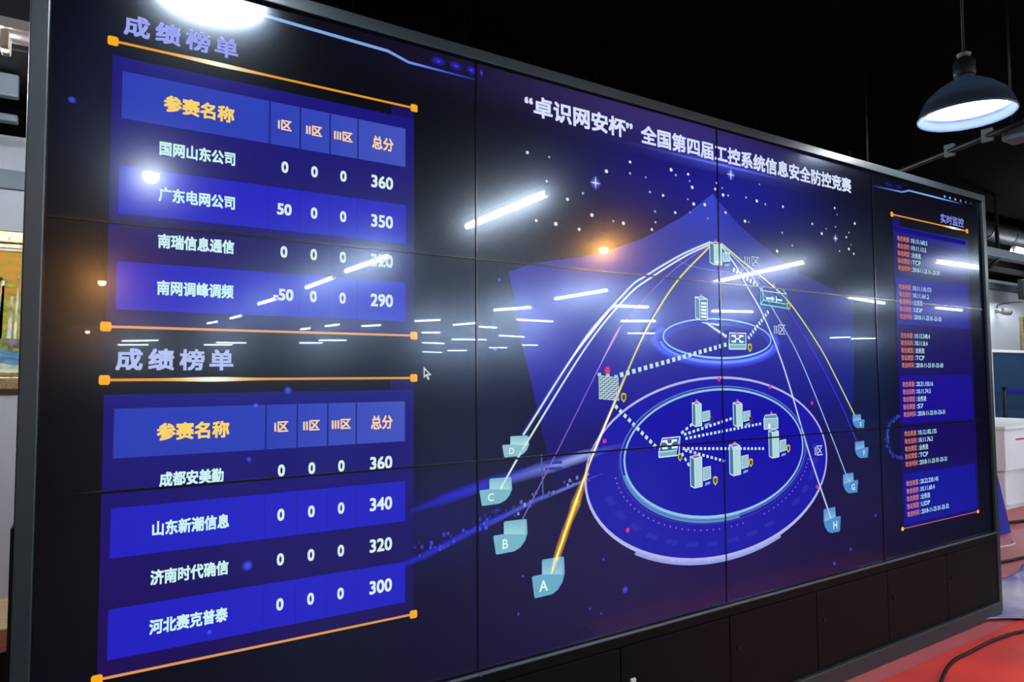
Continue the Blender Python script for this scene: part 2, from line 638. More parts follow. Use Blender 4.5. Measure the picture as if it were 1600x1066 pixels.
score_table(2.265, [('国网山东公司', 0.247, 0.436, ('0', '0', '0', '360')), ('广东电网公司', 0.247, 0.437, ('50', '0', '0', '350')),
                    ('南瑞信息通信', 0.248, 0.437, ('0', '0', '0', '320')), ('南网调峰调频', 0.248, 0.437, ('-50', '0', '0', '290'))], 2.339, 1.598, 'upper half')
score_table(1.390, [('成都安美勤', 0.263, 0.419, ('0', '0', '0', '360')), ('山东新潮信息', 0.249, 0.435, ('0', '0', '0', '340')),
                    ('济南时代确信', 0.247, 0.435, ('0', '0', '0', '320')), ('河北赛克普泰', 0.247, 0.435, ('0', '0', '0', '300'))], 1.463, 0.726, 'lower half')

# ---- headline
L = Light()
L.text('“卓识网安杯”', 1.410, 1.928, 2.408, 2.486, (214, 220, 250), 3, 0.030)
L.text('全国第四届工控系统信息安全防控竞赛', 1.972, 3.440, 2.404, 2.482, (210, 218, 246), 3, 0.030)
L.build('headline', vw, label='white headline along the top of the middle screens')

# ---- light streaks, corner ornaments, pointer
L = Light()
n = 40
pts = [(1.40 + 1.75 * i / n, 2.392) for i in range(n + 1)]
cols = [tuple(int(v * math.exp(-((i / n - 0.60) / 0.25) ** 2)) for v in (110, 125, 250)) for i in range(n + 1)]
L.strip(pts, 0.016, None, 2, cols, True)
L.strip(pts, 0.09, None, 2, [tuple(int(v * 0.5) for v in c) for c in cols], True)
L.build('title_glow', vw)
L = Light()
L.strip([(0.22, 2.516), (0.479, 2.514), (0.889, 2.506), (0.959, 2.487), (1.10, 2.487), (1.209, 2.487)], [0.010, 0.010, 0.010, 0.009, 0.006, 0.004], None, 3,
        [(120, 160, 220), (130, 175, 226), (124, 160, 222), (110, 145, 230), (60, 80, 220), (30, 40, 180)])
for x, w in ((1.067, 0.030), (1.132, 0.026), (1.193, 0.022), (1.232, 0.008)):
    L.disc(x, 2.517, w, 0.016, (34, 30, 200), 3, soft=True)
    L.disc(x, 2.516, 0.006, 0.004, (80, 70, 190), 4, soft=True)
L.strip([(3.62, 2.474), (3.70, 2.476), (3.934, 2.482), (4.006, 2.501), (4.30, 2.503), (4.460, 2.504), (4.62, 2.506)], [0.004, 0.007, 0.010, 0.010, 0.010, 0.008, 0.004], None, 3,
        [(10, 20, 60), (50, 70, 170), (100, 140, 220), (110, 150, 226), (130, 180, 230), (80, 130, 220), (20, 30, 120)])
for x, w in ((3.80, 0.05), (3.90, 0.04)):
    L.disc(x, 2.505, w, 0.014, (26, 20, 130), 3, soft=True)
for x, g in ((4.407, 230), (4.469, 215), (4.534, 200), (4.599, 170), (4.664, 130), (4.727, 80)):
    L.disc(x, 2.5225, 0.011, 0.008, (int(g * 0.6), int(g * 0.85), int(g * 0.95)), 3, 8)
L.build('corner_ornament', vw)
L = Light()
L.poly([(1.013, 1.499), (1.013, 1.462), (1.022, 1.469), (1.028, 1.456), (1.034, 1.459), (1.029, 1.471), (1.041, 1.472)], (196, 200, 206), 5)
L.poly([(1.017, 1.489), (1.017, 1.471), (1.024, 1.476), (1.032, 1.476)], (10, 10, 30), 6)
L.build('mouse_pointer', vw)

# ---- stars
STARS = [(1.42, 2.269), (1.516, 2.269), (1.788, 2.259), (1.91, 2.27), (1.911, 2.316), (1.994, 2.267), (2.138, 2.321), (2.165, 2.303), (2.238, 2.318), (2.246, 2.29), (2.261, 2.265), (2.016, 2.21), (2.089, 2.206), (2.233, 2.21), (2.268, 2.194), (1.671, 2.156), (1.598, 2.123), (1.504, 2.177), (1.713, 2.078), (2.042, 2.133), (2.157, 2.143), (2.244, 2.155), (1.543, 2.024), (1.456, 2.026), (1.651, 2.016), (1.819, 2.067), (1.871, 2.065), (2.044, 2.089), (2.023, 2.057), (2.353, 2.143), (2.336, 2.2), (2.413, 2.306), (2.404, 2.278), (2.449, 2.289), (2.454, 2.259), (2.487, 2.261), (2.468, 2.182), (2.703, 2.343), (2.682, 2.263), (2.742, 2.256), (2.871, 2.261), (2.621, 2.158), (2.596, 2.159), (2.859, 2.135), (3.095, 2.205), (3.209, 2.193), (3.171, 2.165), (3.289, 2.212), (3.287, 2.308), (3.306, 2.277), (3.46, 2.249), (3.405, 2.196), (3.379, 2.169), (3.42, 2.134), (3.399, 2.11), (3.317, 2.091), (3.442, 2.089), (2.933, 2.082), (2.818, 2.044), (2.607, 2.269)]
L = Light()
for i, (x, z) in enumerate(STARS):
    s = (0.0062, 0.0046, 0.0074, 0.005)[i % 4]
    g = (225, 160, 235, 190)[i % 4]
    L.disc(x, z, s * 1.15, s, (g - 12, g - 6, g), 4, 10)
for x, z, s in ((1.733, 2.205, 0.026), (2.508, 2.358, 0.026), (3.286, 2.153, 0.020)):
    for a in (0, PI / 2):
        d = Vector((math.cos(a), math.sin(a))) * s
        L.strip([(x - d.x, z - d.y), (x, z), (x + d.x, z + d.y)], [0.001, 0.009, 0.001], (220, 226, 250), 4)
    L.disc(x, z, s, s, (90, 110, 220), 4, soft=True)
for x, z, s in ((1.748, 0.782, .007), (1.388, 0.777, .006), (1.852, 0.653, .016), (1.733, 0.587, .006), (1.68, 0.613, .006), (1.369, 0.653, .006), (0.588, 1.43, .013), (0.50, 1.39, .008), (0.484, 1.24, .008), (0.05, 2.165, .010), (0.484, 0.95, .016), (3.33, 0.60, .010), (3.19, 0.55, .012), (3.56, 0.74, .011), (1.3, 1.8, .009), (1.28, 1.56, .008), (1.265, 1.64, .007), (0.39, 0.79, .007)):
    L.disc(x, z, s, s, (70, 80, 235), 4, 14, True)
L.build('star_field', vw, kind='stuff')

# ---- horizon light and skyline
L = Light()
L.strip([(0.97, 1.045), (1.10, 1.075), (1.25, 1.105), (1.45, 1.135), (1.65, 1.170), (1.86, 1.20)], [0.02, 0.045, 0.05, 0.055, 0.05, 0.02], None, 2,
        [(14, 14, 110), (28, 28, 190), (40, 44, 190), (96, 104, 200), (150, 160, 220), (60, 60, 160)], True)
L.strip([(0.93, 0.880), (1.0, 0.896), (1.215, 0.965), (1.453, 1.034), (1.60, 1.066), (1.75, 1.10)], [0.02, 0.03, 0.03, 0.022, 0.016, 0.006], None, 2,
        [(20, 20, 150), (30, 30, 180), (40, 46, 200), (76, 90, 200), (110, 120, 210), (60, 60, 160)], True)
for i in range(70):
    t = random.random()
    x = 0.98 + 0.72 * t
    base = 0.892 + (x - 0.98) * 0.277
    h = random.uniform(-0.012, 0.05) * (1 - 0.4 * t)
    s = random.uniform(0.003, 0.007)
    g = random.uniform(0.35, 1.0)
    L.rect(x - s * 0.8, x + s * 0.8, base + h - s, base + h + s, tuple(int(v * g) for v in ((70, 76, 235) if t < 0.5 else (140, 150, 240))), 3)
L.strip([(1.470, 1.19), (1.476, 1.045)], 0.006, (70, 84, 170), 3)
L.strip([(1.487, 1.158), (1.56, 1.155)], 0.010, (50, 60, 150), 3)
L.strip([(1.487, 1.137), (1.56, 1.134)], 0.010, (50, 60, 150), 3)
L.build('skyline', vw)

# ---- network diagram: cone of light as the part, everything else its sub-parts
LEFT = [(2.39, 2.256), (2.211, 2.137), (1.997, 2.025), (1.759, 1.933), (1.434, 1.868), (1.339, 1.831), (1.396, 1.575), (1.442, 1.396), (1.488, 1.216), (1.53, 1.03)]
RIGHT = [(2.39, 2.256), (2.558, 2.135), (2.75, 2.048), (2.955, 1.963), (3.25, 1.893), (3.42, 1.84), (3.415, 1.575), (3.40, 1.396), (3.38, 1.216), (3.36, 1.03)]
LEVEL = [(2.256, (46, 62, 150)), (2.05, (44, 54, 148)), (1.90, (46, 46, 148)), (1.76, (40, 36, 146)), (1.55, (30, 26, 150)), (1.40, (20, 18, 138)), (1.25, (14, 10, 96)), (1.03, (0, 0, 0))]


def at_z(tab, z):
    for (xa, za), (xb, zb) in zip(tab, tab[1:]):
        if zb <= z <= za:
            return xa + (xb - xa) * (za - z) / max(1e-6, za - zb)
    return tab[-1][0]


def col_z(z):
    for (za, ca), (zb, cb) in zip(LEVEL, LEVEL[1:]):
        if zb <= z <= za:
            t = (za - z) / (za - zb)
            return tuple(p + (q - p) * t for p, q in zip(lin(ca), lin(cb)))
    return (0, 0, 0)


L = Light()
zs = sorted({2.256 - (2.256 - 1.03) * i / 44 for i in range(45)} | {1.868, 1.831, 1.84, 1.893}, reverse=True)
for za, zb in zip(zs, zs[1:]):
    la, lb, ra, rb = at_z(LEFT, za), at_z(LEFT, zb), at_z(RIGHT, za), at_z(RIGHT, zb)
    ma, mb = 2.39, 2.39
    c0, c1 = col_z(za), col_z(zb)
    d0, d1 = tuple(v * 0.5 for v in c0), tuple(v * 0.5 for v in c1)
    L.tri([(lb, zb), (mb, zb), (ma, za), (la, za)], [c1, c1, c0, c0], 1, True)
    L.tri([(mb, zb), (rb, zb), (ra, za), (ma, za)], [c1, d1, d0, c0], 1, True)
dia = L.build('network_diagram', vw, label='glowing network diagram on the middle screens')

# lower disc
L = Light()
L.disc(2.41, 1.076, 0.744, 0.380, (26, 21, 164), 2, 72)
for k in range(16):
    a = 195 + k * 11
    if 352 < a < 360 or 300 < a < 312:
        continue
    pa = [(2.41 + r * math.cos(math.radians(a + d)), 1.10 + r * 0.52 * math.sin(math.radians(a + d))) for r, d in ((0.64, 0), (0.64, 6), (0.675, 6), (0.675, 0))]
    L.poly(pa, (38, 40, 170), 3)
for k in range(46):
    a = math.radians(188 + k * 3.6)
    if 26 < k < 30:
        continue
    L.disc(2.412 + 0.605 * math.cos(a), 1.118 + 0.302 * math.sin(a), 0.0042, 0.0036, (150, 100, 220), 3, 8)
L.ring(2.412, 1.125, 0.585, 0.285, 0.006, (60, 40, 150), 3)
for x, z in ((1.869, 0.875), (1.76, 1.22), (3.07, 0.93), (3.05, 1.33), (2.40, 1.448), (2.74, 1.41)):
    L.disc(x, z, 0.010, 0.009, (220, 40, 120), 5, 12)
L.ring(2.41, 1.076, 0.744, 0.380, 0.010, (178, 180, 236), 4, wz=0.018)
L.ring(2.41, 1.070, 0.752, 0.384, 0.018, (150, 158, 222), 4, 228, 300)
L.build('zone_disc', dia)
L = Light()
L.disc(2.413, 1.137, 0.556, 0.2685, (20, 13, 164), 3, 72)
L.ring(2.413, 1.137, 0.556, 0.2685, 0.009, (150, 196, 226), 5, wz=0.012)
L.ring(2.413, 1.137, 0.576, 0.281, 0.006, (80, 120, 200), 5)
L.ring(2.413, 1.132, 0.566, 0.277, 0.020, (90, 140, 196), 4, 190, 280)
L.build('zone_disc', dia)
# upper disc
L = Light()
L.disc(2.414, 1.606, 0.440, 0.108, (30, 30, 120), 2, 64, True, 0.72)
L.ring(2.414, 1.612, 0.385, 0.095, 0.05, (60, 80, 190), 3, 150, 390, soft=True)
L.ring(2.415, 1.6245, 0.340, 0.0845, 0.007, (150, 196, 236), 4, wz=0.010)
L.ring(2.415, 1.612, 0.355, 0.0900, 0.020, (110, 140, 226), 4, 185, 355, soft=True)
L.build('zone_disc', dia)
L = Light()
L.ring(2.40, 1.955, 0.235, 0.037, 0.008, (90, 110, 200), 3, 170, 330, soft=True)
L.build('zone_disc', dia)


# curved beams from the hub to the badges
def beam(pts, w, rgb, name='beam_line', glow=None, flare=None):
    L = Light()
    P = spline(pts, 8)
    if glow:
        L.strip(P, w * 3.2, glow, 4, soft=True)
    L.strip(P, w, rgb, 5)
    if flare:
        a, b, width, col = flare
        Q = P[int(len(P) * a):int(len(P) * b) + 1]
        k = len(Q)
        L.strip(Q, [max(0.001, width * math.sin(PI * i / (k - 1)) ** 1.5) for i in range(k)], None, 6, [col] * k, True)
    L.build(name, dia)


HUB = (2.372, 2.030)
WHITE = (206, 226, 232)
beam([(2.365, 2.041), (2.18, 1.965), (1.987, 1.866), (1.887, 1.803), (1.652, 1.580), (1.393, 1.261)], 0.0075, WHITE, glow=(60, 70, 150), flare=(0.62, 0.86, 0.022, (230, 240, 245)))
beam([(2.362, 2.030), (2.20, 1.960), (2.018, 1.863), (1.886, 1.778), (1.682, 1.580), (1.414, 1.242), (1.371, 1.185), (1.300, 1.085)], 0.0075, WHITE)
beam([(2.352, 2.020), (2.23, 1.955), (2.096, 1.869), (1.885, 1.694), (1.794, 1.582), (1.562, 1.230), (1.385, 0.968)], 0.0045, (130, 100, 200), flare=(0.55, 0.72, 0.016, (200, 150, 210)))
beam([(2.363, 2.022), (2.166, 1.862), (2.017, 1.694), (1.925, 1.560), (1.816, 1.369), (1.700, 1.167), (1.60, 0.965), (1.528, 0.812), (1.507, 0.765)], 0.0075, (216, 214, 92), glow=(60, 58, 20), flare=(0.62, 0.99, 0.040, (230, 170, 20)))
beam([(2.430, 2.036), (2.52, 1.955), (2.604, 1.857), (2.716, 1.722), (2.851, 1.484), (3.013, 1.101), (3.151, 0.815), (3.174, 0.769)], 0.0075, WHITE, glow=(60, 70, 140))
beam([(2.430, 2.040), (2.585, 1.945), (2.687, 1.860), (2.775, 1.770), (2.965, 1.544), (3.186, 1.186), (3.308, 0.974), (3.344, 0.927)], 0.0065, (160, 190, 226))
beam([(2.62, 1.94), (2.76, 1.86), (2.888, 1.770), (3.120, 1.524), (3.281, 1.324), (3.411, 1.127)], 0.0065, (64, 44, 214))
beam([(2.435, 2.042), (2.586, 1.967), (2.766, 1.883), (2.913, 1.795), (3.124, 1.602), (3.26, 1.44), (3.402, 1.259)], 0.0075, (216, 222, 96))
# flare where the yellow beam grows hot
L = Light()
L.strip([(1.69, 1.150), (1.655, 1.075), (1.62, 1.0), (1.585, 0.930), (1.55, 0.86)], [0.004, 0.03, 0.05, 0.03, 0.012], None, 6,
        [(120, 90, 40), (200, 140, 30), (240, 190, 60), (230, 150, 20), (180, 110, 10)], True)
L.strip([(1.86, 1.46), (1.80, 1.345), (1.74, 1.24), (1.69, 1.15)], [0.006, 0.014, 0.016, 0.008], None, 6, [(190, 150, 110), (226, 190, 190), (230, 226, 240), (200, 190, 150)], True)
L.build('beam_flare', dia)


def dashes(a, b, w, gap, rgb=(196, 226, 226)):
    L = Light()
    A, B = Vector(a), Vector(b)
    d = B - A
    n = max(2, int(d.length / gap))
    for i in range(n):
        p = A + d * (i + 0.25) / n
        q = A + d * (i + 0.80) / n
        L.strip([p, q], w, rgb, 5)
    L.build('dashed_link', dia)


dashes((1.834, 1.467), (2.459, 1.601), 0.018, 0.031)
dashes((2.594, 1.626), (2.746, 1.760), 0.017, 0.020)
dashes((2.500, 1.935), (2.679, 1.870), 0.020, 0.022)
dashes((1.809, 1.356), (2.028, 1.179), 0.015, 0.026)
for a, b in (((2.160, 1.226), (2.237, 1.267)), ((2.176, 1.222), (2.480, 1.279)), ((2.184, 1.206), (2.675, 1.248)), ((2.167, 1.167), (2.691, 1.135)), ((2.180, 1.161), (2.432, 1.096)), ((2.163, 1.154), (2.212, 1.090))):
    dashes(a, b, 0.0115, 0.024)
L = Light()
L.strip([(2.455, 1.633), (2.33, 1.688)], [0.014, 0.008], (200, 220, 240), 5)
L.strip([(2.30, 1.690), (2.41, 1.683)], [0.004, 0.010], (190, 205, 240), 5)
L.build('link_line', dia)

FRONT, SIDE, EDGE = (176, 214, 220), (70, 116, 150), (206, 236, 236)


def beacon(L, x, z):
    L.disc(x, z, 0.011, 0.012, (220, 40, 120), 5, 14, True)
    L.disc(x, z, 0.005, 0.006, (240, 110, 150), 6, 10)


def server(x0, x1, z0, z1, monitor=True, slots=0, light=True, open_=False):
    L = Light()
    w, h = x1 - x0, z1 - z0
    t = min(0.05 * 1.0, h * 0.16)
    m = x0 + w * 0.36
    L.poly([(x0, z0 + t * 0.55), (m, z0), (m, z1 - t * 0.55), (x0, z1)], SIDE, 5)
    L.poly([(m, z0), (x1, z0 + t * 0.2), (x1, z1 - t * 0.35), (m, z1 - t * 0.55)], (60, 90, 140) if open_ else FRONT, 5)
    L.poly([(x0, z1), (m, z1 - t * 0.55), (x1, z1 - t * 0.35), (x0 + w * 0.66, z1 + t * 0.15)], (90, 130, 170), 5)
    for P in ([(x0, z0 + t * 0.55), (x0, z1), (x0 + w * 0.66, z1 + t * 0.15), (x1, z1 - t * 0.35), (x1, z0 + t * 0.2)], [(x0, z1), (m, z1 - t * 0.55), (x1, z1 - t * 0.35)], [(m, z1 - t * 0.55), (m, z0), (x1, z0 + t * 0.2)], [(x0, z0 + t * 0.55), (m, z0)]):
        L.strip(P, 0.004, EDGE, 6)
    for i in range(slots):
        zz = z0 + h * (0.10 + 0.74 * i / slots)
        L.rect(m + 0.008, x1 - 0.006, zz, zz + h * 0.095, (220, 240, 240), 6)
    if light:
        beacon(L, x0 + w * 0.5, z1 + 0.006)
    if monitor:
        mx0, mx1 = x1 + 0.008, x1 + 0.052
        a, b = z0 + h * 0.20, z0 + h * 0.60
        L.poly([(mx0, a), (mx1, a + 0.006), (mx1, b + 0.004), (mx0, b)], (150, 190, 206), 5)
        L.strip([(mx0, a), (mx1, a + 0.006), (mx1, b + 0.004), (mx0, b), (mx0, a)], 0.004, EDGE, 6)
        L.poly([(mx0 + 0.008, a - 0.022), (mx1 - 0.004, a - 0.016), (mx1 - 0.002, a - 0.006), (mx0 + 0.012, a - 0.010)], (130, 170, 196), 5)
    L.build('server_icon', dia)


server(2.234, 2.287, 1.252, 1.352)
server(2.486, 2.545, 1.241, 1.346)
server(2.721, 2.791, 1.088, 1.215)
server(2.455, 2.525, 1.030, 1.165)
server(2.215, 2.283, 1.000, 1.132)
server(2.360, 2.436, 1.943, 2.040, slots=1)
server(2.264, 2.338, 1.700, 1.797, False, 5, open_=True)
L = Light()
L.rect(2.690, 2.790, 1.222, 1.268, (150, 190, 206), 5)
L.poly([(2.690, 1.268), (2.790, 1.268), (2.775, 1.286), (2.700, 1.284)], (90, 140, 170), 5)
L.strip([(2.690, 1.222), (2.790, 1.222), (2.790, 1.268), (2.775, 1.286), (2.700, 1.284), (2.690, 1.268), (2.690, 1.222)], 0.004, EDGE, 6)
L.strip([(2.690, 1.268), (2.790, 1.268)], 0.003, EDGE, 6)
L.rect(2.720, 2.735, 1.225, 1.245, (226, 244, 244), 6)
beacon(L, 2.745, 1.292)
L.build('device_icon', dia)
L = Light()
x0, x1, z0, z1 = 2.689, 2.878, 1.778, 1.868
L.poly([(x0, z0 + .010), (x1, z0), (x1, z1 - .022), (x0, z1 - .016)], (44, 74, 140), 5)
L.poly([(x0, z0 + .010), (x1, z0), (x1, z0 + .022), (x0, z0 + .030)], (70, 120, 150), 5)
for P in ([(x0, z0 + .010), (x1, z0), (x1, z1 - .022), (x0 + .0, z1 - .016), (x0, z0 + .010)], [(x0, z1 - .016), (x0 + .02, z1), (x1 - .03, z1 - .002), (x1, z1 - .022)], [(x0 + .014, z1 - .002), (x0 + .02, z0 + .03), (x0, z0 + .010)], [(x0 + .02, z0 + .03), (x1 - .01, z0 + .02)]):
    L.strip(P, 0.005, (150, 214, 224), 6)
L.strip([(2.728, 1.818), (2.775, 1.818)], 0.009, (220, 240, 245), 6)
L.poly([(2.770, 1.830), (2.790, 1.817), (2.770, 1.806)], (220, 240, 245), 6)
L.strip([(2.800, 1.816), (2.845, 1.813)], 0.009, (220, 240, 245), 6)
L.strip([(2.802, 1.832), (2.802, 1.800)], 0.007, (220, 240, 245), 6)
L.disc(2.785, 1.880, 0.013, 0.014, (226, 110, 140), 6, 14, True)
L.build('device_icon', dia)


def switch_icon(x0, x1, z0, z1, sk):
    L = Light()
    h = z1 - z0
    L.poly([(x0, z0 + h * .28), (x1 - sk, z0 + h * .30), (x1, z1), (x0 + sk, z1 - h * .02)], (60, 96, 160), 5)
    L.poly([(x0, z0 + h * .28), (x0, z0), (x1 - sk, z0 + h * .02), (x1 - sk, z0 + h * .30)], (120, 176, 190), 5)
    L.strip([(x0, z0), (x0, z0 + h * .28), (x0 + sk, z1 - h * .02), (x1, z1), (x1 - sk * .4, z0 + h * .06), (x1 - sk, z0 + h * .02), (x0, z0)], 0.005, EDGE, 6)
    L.strip([(x0, z0 + h * .28), (x1 - sk, z0 + h * .30), (x1, z1)], 0.004, EDGE, 6)
    cx, cz = (x0 + x1) / 2, z0 + h * .64
    w = (x1 - x0)
    for sx in (-1, 1):
        for sz in (-1, 1):
            L.poly([(cx + sx * w * .08, cz + sz * h * .02), (cx + sx * w * .16, cz + sz * h * .05), (cx + sx * w * .20, cz + sz * h * .12), (cx + sx * w * .36, cz + sz * h * .12), (cx + sx * w * .34, cz + sz * h * .24), (cx + sx * w * .10, cz + sz * h * .24)], (230, 244, 246), 6)
    L.rect(cx - w * .10, cx + w * .10, cz - h * .05, cz + h * .05, (230, 244, 246), 6)
    L.disc(cx, z1 - h * .06, 0.012, 0.005, (200, 80, 190), 6, 12)
    L.build('switch_icon', dia)


switch_icon(2.469, 2.582, 1.580, 1.652, 0.004)
switch_icon(2.039, 2.159, 1.140, 1.216, 0.020)
L = Light()
x0, x1, z0, z1 = 1.731, 1.834, 1.378, 1.470
L.poly([(x0, z1), (x1 - .004, z1 - .012), (x1, z0 - .008), (x0 + .004, z0)], (56, 84, 130), 5)
for r in range(12):
    zz = z0 + (z1 - z0) * (r + 0.15) / 12
    for k in range(-1, 6):
        a = k / 5 + (0.5 if r % 2 else 0) / 5
        u0, u1 = max(0.02, a + 0.015), min(0.98, a + 0.185)
        if u1 - u0 > 0.02:
            L.rect(x0 + .002 + (x1 - x0) * u0, x0 + .002 + (x1 - x0) * u1, zz - 0.010 * u0, zz + 0.0052 - 0.010 * u0, (190, 216, 216), 6)
for a in (0.06, 0.46, 0.86):
    L.rect(x0 + (x1 - x0) * (a - .07), x0 + (x1 - x0) * (a + .10), z1 - .010 * a - .002, z1 - .010 * a + .008, (176, 206, 206), 6)
L.disc(1.778, 1.486, 0.011, 0.014, (240, 40, 90), 6, 14)
L.disc(1.778, 1.488, 0.020, 0.024, (160, 20, 60), 5, 14, True)
L.build('firewall_icon', dia)
for x, z, s, c in ((2.347, 1.276, .8, (90, 60, 110)), (2.601, 1.271, .8, (90, 60, 110)), (2.860, 1.125, 1, (214, 200, 20)), (2.594, 1.079, 1, (214, 200, 20)), (2.363, 1.020, 1.05, (214, 200, 20)), (2.157, 1.133, .9, (200, 180, 60)), (2.607, 1.588, 1.05, (200, 200, 60)), (2.892, 1.789, 1.0, (190, 196, 40)), (1.858, 1.382, 1, (200, 186, 50))):
    L = Light()
    sh = [(-.013, .014), (0, .019), (.013, .014), (.013, -.006), (0, -.020), (-.013, -.006)]
    L.poly([(x + a * s, z + b * s) for a, b in sh], c, 6)
    L.poly([(x + a * s * .6, z + b * s * .6) for a, b in sh], tuple(int(v * .35) for v in c), 7)
    L.build('shield_icon', dia)
for s, x0, x1, z0, z1 in (('III区', 2.585, 2.686, 1.960, 2.003), ('II区', 2.780, 2.863, 1.654, 1.700), ('I区', 3.060, 3.122, 1.078, 1.125)):
    L = Light()
    L.text(s, x0, x1, z0, z1, (190, 206, 220), 6, 0.008)
    L.build('zone_lettering', dia)


def badge(ch, x0, x1, z0, z1, left, c):
    L = Light()
    w, h = x1 - x0, z1 - z0
    f = (lambda u: x0 + u * w) if left else (lambda u: x1 - u * w)
    g = lambda v: z0 + v * h
    P = [(f(.02), g(.60)), (f(.30), g(.605)), (f(.30), g(.97)), (f(.34), g(1)), (f(.94), g(.985)), (f(.98), g(.95)), (f(1.0), g(.52)), (f(.92), g(.28)), (f(.78), g(.10)), (f(.60), g(.01)), (f(.10), g(.0)), (f(.07), g(.03)), (f(0), g(.56))]
    L.poly(P, c, 5)
    hi = lin((110, 120, 110))
    z = (0, 0, 0)
    L.tri([(f(.30), g(.605)), (f(.93), g(.50)), (f(.96), g(.95)), (f(.32), g(.98))], [hi, hi, z, z], 6, True)
    L.ctext(ch, f(.34), g(.29), h * .30, (228, 240, 238), 7, 0.012)
    L.build('badge', dia)


for ch, *b in (('A', 1.425, 1.567, .694, .822), ('B', 1.270, 1.408, .866, .973), ('C', 1.217, 1.346, 1.034, 1.122), ('D', 1.307, 1.417, 1.189, 1.260)):
    badge(ch, *b, True, {'A': (104, 168, 196), 'B': (118, 178, 198), 'C': (122, 180, 198), 'D': (138, 188, 202)}[ch])
for ch, *b in (('E', 3.381, 3.488, 1.193, 1.263), ('F', 3.394, 3.515, 1.040, 1.127), ('G', 3.282, 3.412, .873, .974), ('H', 3.113, 3.254, .698, .821)):
    badge(ch, *b, False, (80, 140, 200))

# ---- log list on the right
L = Light()
L.rect(3.822, 4.668, 0.640, 2.285, (24, 12, 92), 1)
L.rect(3.822, 3.90, 2.285, 2.335, (20, 12, 90), 1)
for z0, z1, c in ((1.739, 1.998, (26, 22, 142)), (1.198, 1.458, (26, 12, 140)), (0.660, 0.928, (18, 18, 150)), (2.215, 2.285, (26, 18, 120)), (2.252, 2.278, (18, 22, 140))):
    L.rect(3.838, 4.640, z0, z1, c, 2)
lg = L.build('log_list', vw, label='lit attack log list on the last column of screens')
L = Light()
rule(L, 3.819, 4.663, 2.342, 0.80, 0.0075)
L.build('rule_line', lg)
L = Light()
n = 12
L.strip([(3.811 + 0.84 * i / n, 0.640) for i in range(n + 1)], 0.005, (176, 90, 140), 4)
for x in (3.811, 4.651):
    L.disc(x, 0.640, 0.014, 0.011, (240, 190, 60), 5, 10)
L.build('rule_line', lg)
L = Light()
L.text('实时监控', 4.348, 4.626, 2.358, 2.415, (132, 140, 232), 3, 0.014)
L.build('heading', lg)
LOG = [('10.13.160.5', '10.11.13.5', 'TCP', '01-33-29', 4.182), ('10.11.110.173', '10.11.161.2', 'UDP', '01-33-30', 4.206), ('10.13.248.4', '10.11.8.4', 'TCP', '01-33-30', 4.171),
       ('20.21.150.16', '10.11.74.5', 'S7', '01-33-31', 4.185), ('10.12.182.135', '10.11.76.2', 'TCP', '01-33-31', 4.204), ('20.22.230.145', '10.11.60.4', 'UDP', '01-33-32', 4.203)]
for i, (src, dst, pr, tm, xe) in enumerate(LOG):
    zc = 2.216 - 0.2683 * i
    L = Light()
    wch = (xe - 4.012) / len(src)
    for k, (lb, val) in enumerate((('攻击来源', src), ('攻击目的', dst), ('攻击类型', '业务流'), ('协议类型', pr), ('攻击时间', '2018-11-25 ' + tm))):
        z = zc - 0.041 * k
        L.text(lb, 3.862, 3.985, z - 0.0150, z + 0.0150, (226, 130, 70), 4, 0.012)
        L.rect(4.000, 4.005, z - 0.011, z - 0.006, (190, 220, 220), 4)
        L.rect(4.000, 4.005, z + 0.003, z + 0.008, (190, 220, 220), 4)
        x1 = 4.012 + wch * len(val) if k < 2 else 4.105 if k == 2 else 4.012 + 0.030 * len(pr) if k == 3 else 4.308
        h = 0.015 if k == 2 else 0.0125
        L.text(val, 4.012, x1, z - h, z + h, (176, 222, 226), 4, 0.014)
    L.build('log_entry', lg)
L = Light()
for i in range(34):
    a = math.radians(100 + 165 * i / 33 + random.uniform(-2, 2))
    rr = random.uniform(0.93, 1.07)
    g = random.uniform(0.5, 1.0)
    L.disc(3.845 + 0.155 * rr * math.cos(a), 1.125 + 0.115 * rr * math.sin(a), 0.016, 0.013, tuple(int(v * g) for v in (70, 90, 240)), 3, 12, True)
L.build('dotted_arc', vw)

# ================================================================== LAMPS OF THE HALL
def pendant(x, y, z, label):
    t = thing('pendant_lamp', (x, y, z), label, 'lamp', 'dome pendant lamps')
    R = 0.216
    outer = [(R, 0.0), (R * .995, .022), (R * .93, .065), (R * .80, .110), (R * .60, .150), (R * .38, .180), (R * .20, .198), (R * .17, .215)]
    m = MB()
    m.lathe(outer, 48)
    m.build('shade', MAT['shade'], t)
    inner = [(R, 0.0), (R * .975, .004), (R * .91, .060), (R * .78, .104), (R * .58, .143), (R * .36, .172), (0.0, .185)]
    MB().lathe(inner, 48).build('reflector', MAT['shade_in'], t)
    MB().lathe([(R * 1.0, -.002), (R * 1.018, .002), (R * 1.018, .010), (R * .99, .014)], 48).build('rim', MAT['shade_in'], t)
    MB().lathe([(0, .046), (R * .80, .046), (R * .80, .050), (0, .050)], 48).build('diffuser', MAT['bulb'], t)
    MB().lathe([(.0, .212), (.046, .212), (.050, .225), (.050, .285), (.034, .305), (.016, .318), (0, .320)], 24).build('lamp_holder', MAT['duct'], t)
    MB().tube([(0, 0, .315), (0, 0, ZC - z)], 0.006).build('cord', MAT['black'], t)
    MB().lathe([(0, .315), (.030, .318), (.034, .330), (.010, .345), (0, .345)], 20).build('hook_plate', MAT['tray'], t)
    return t


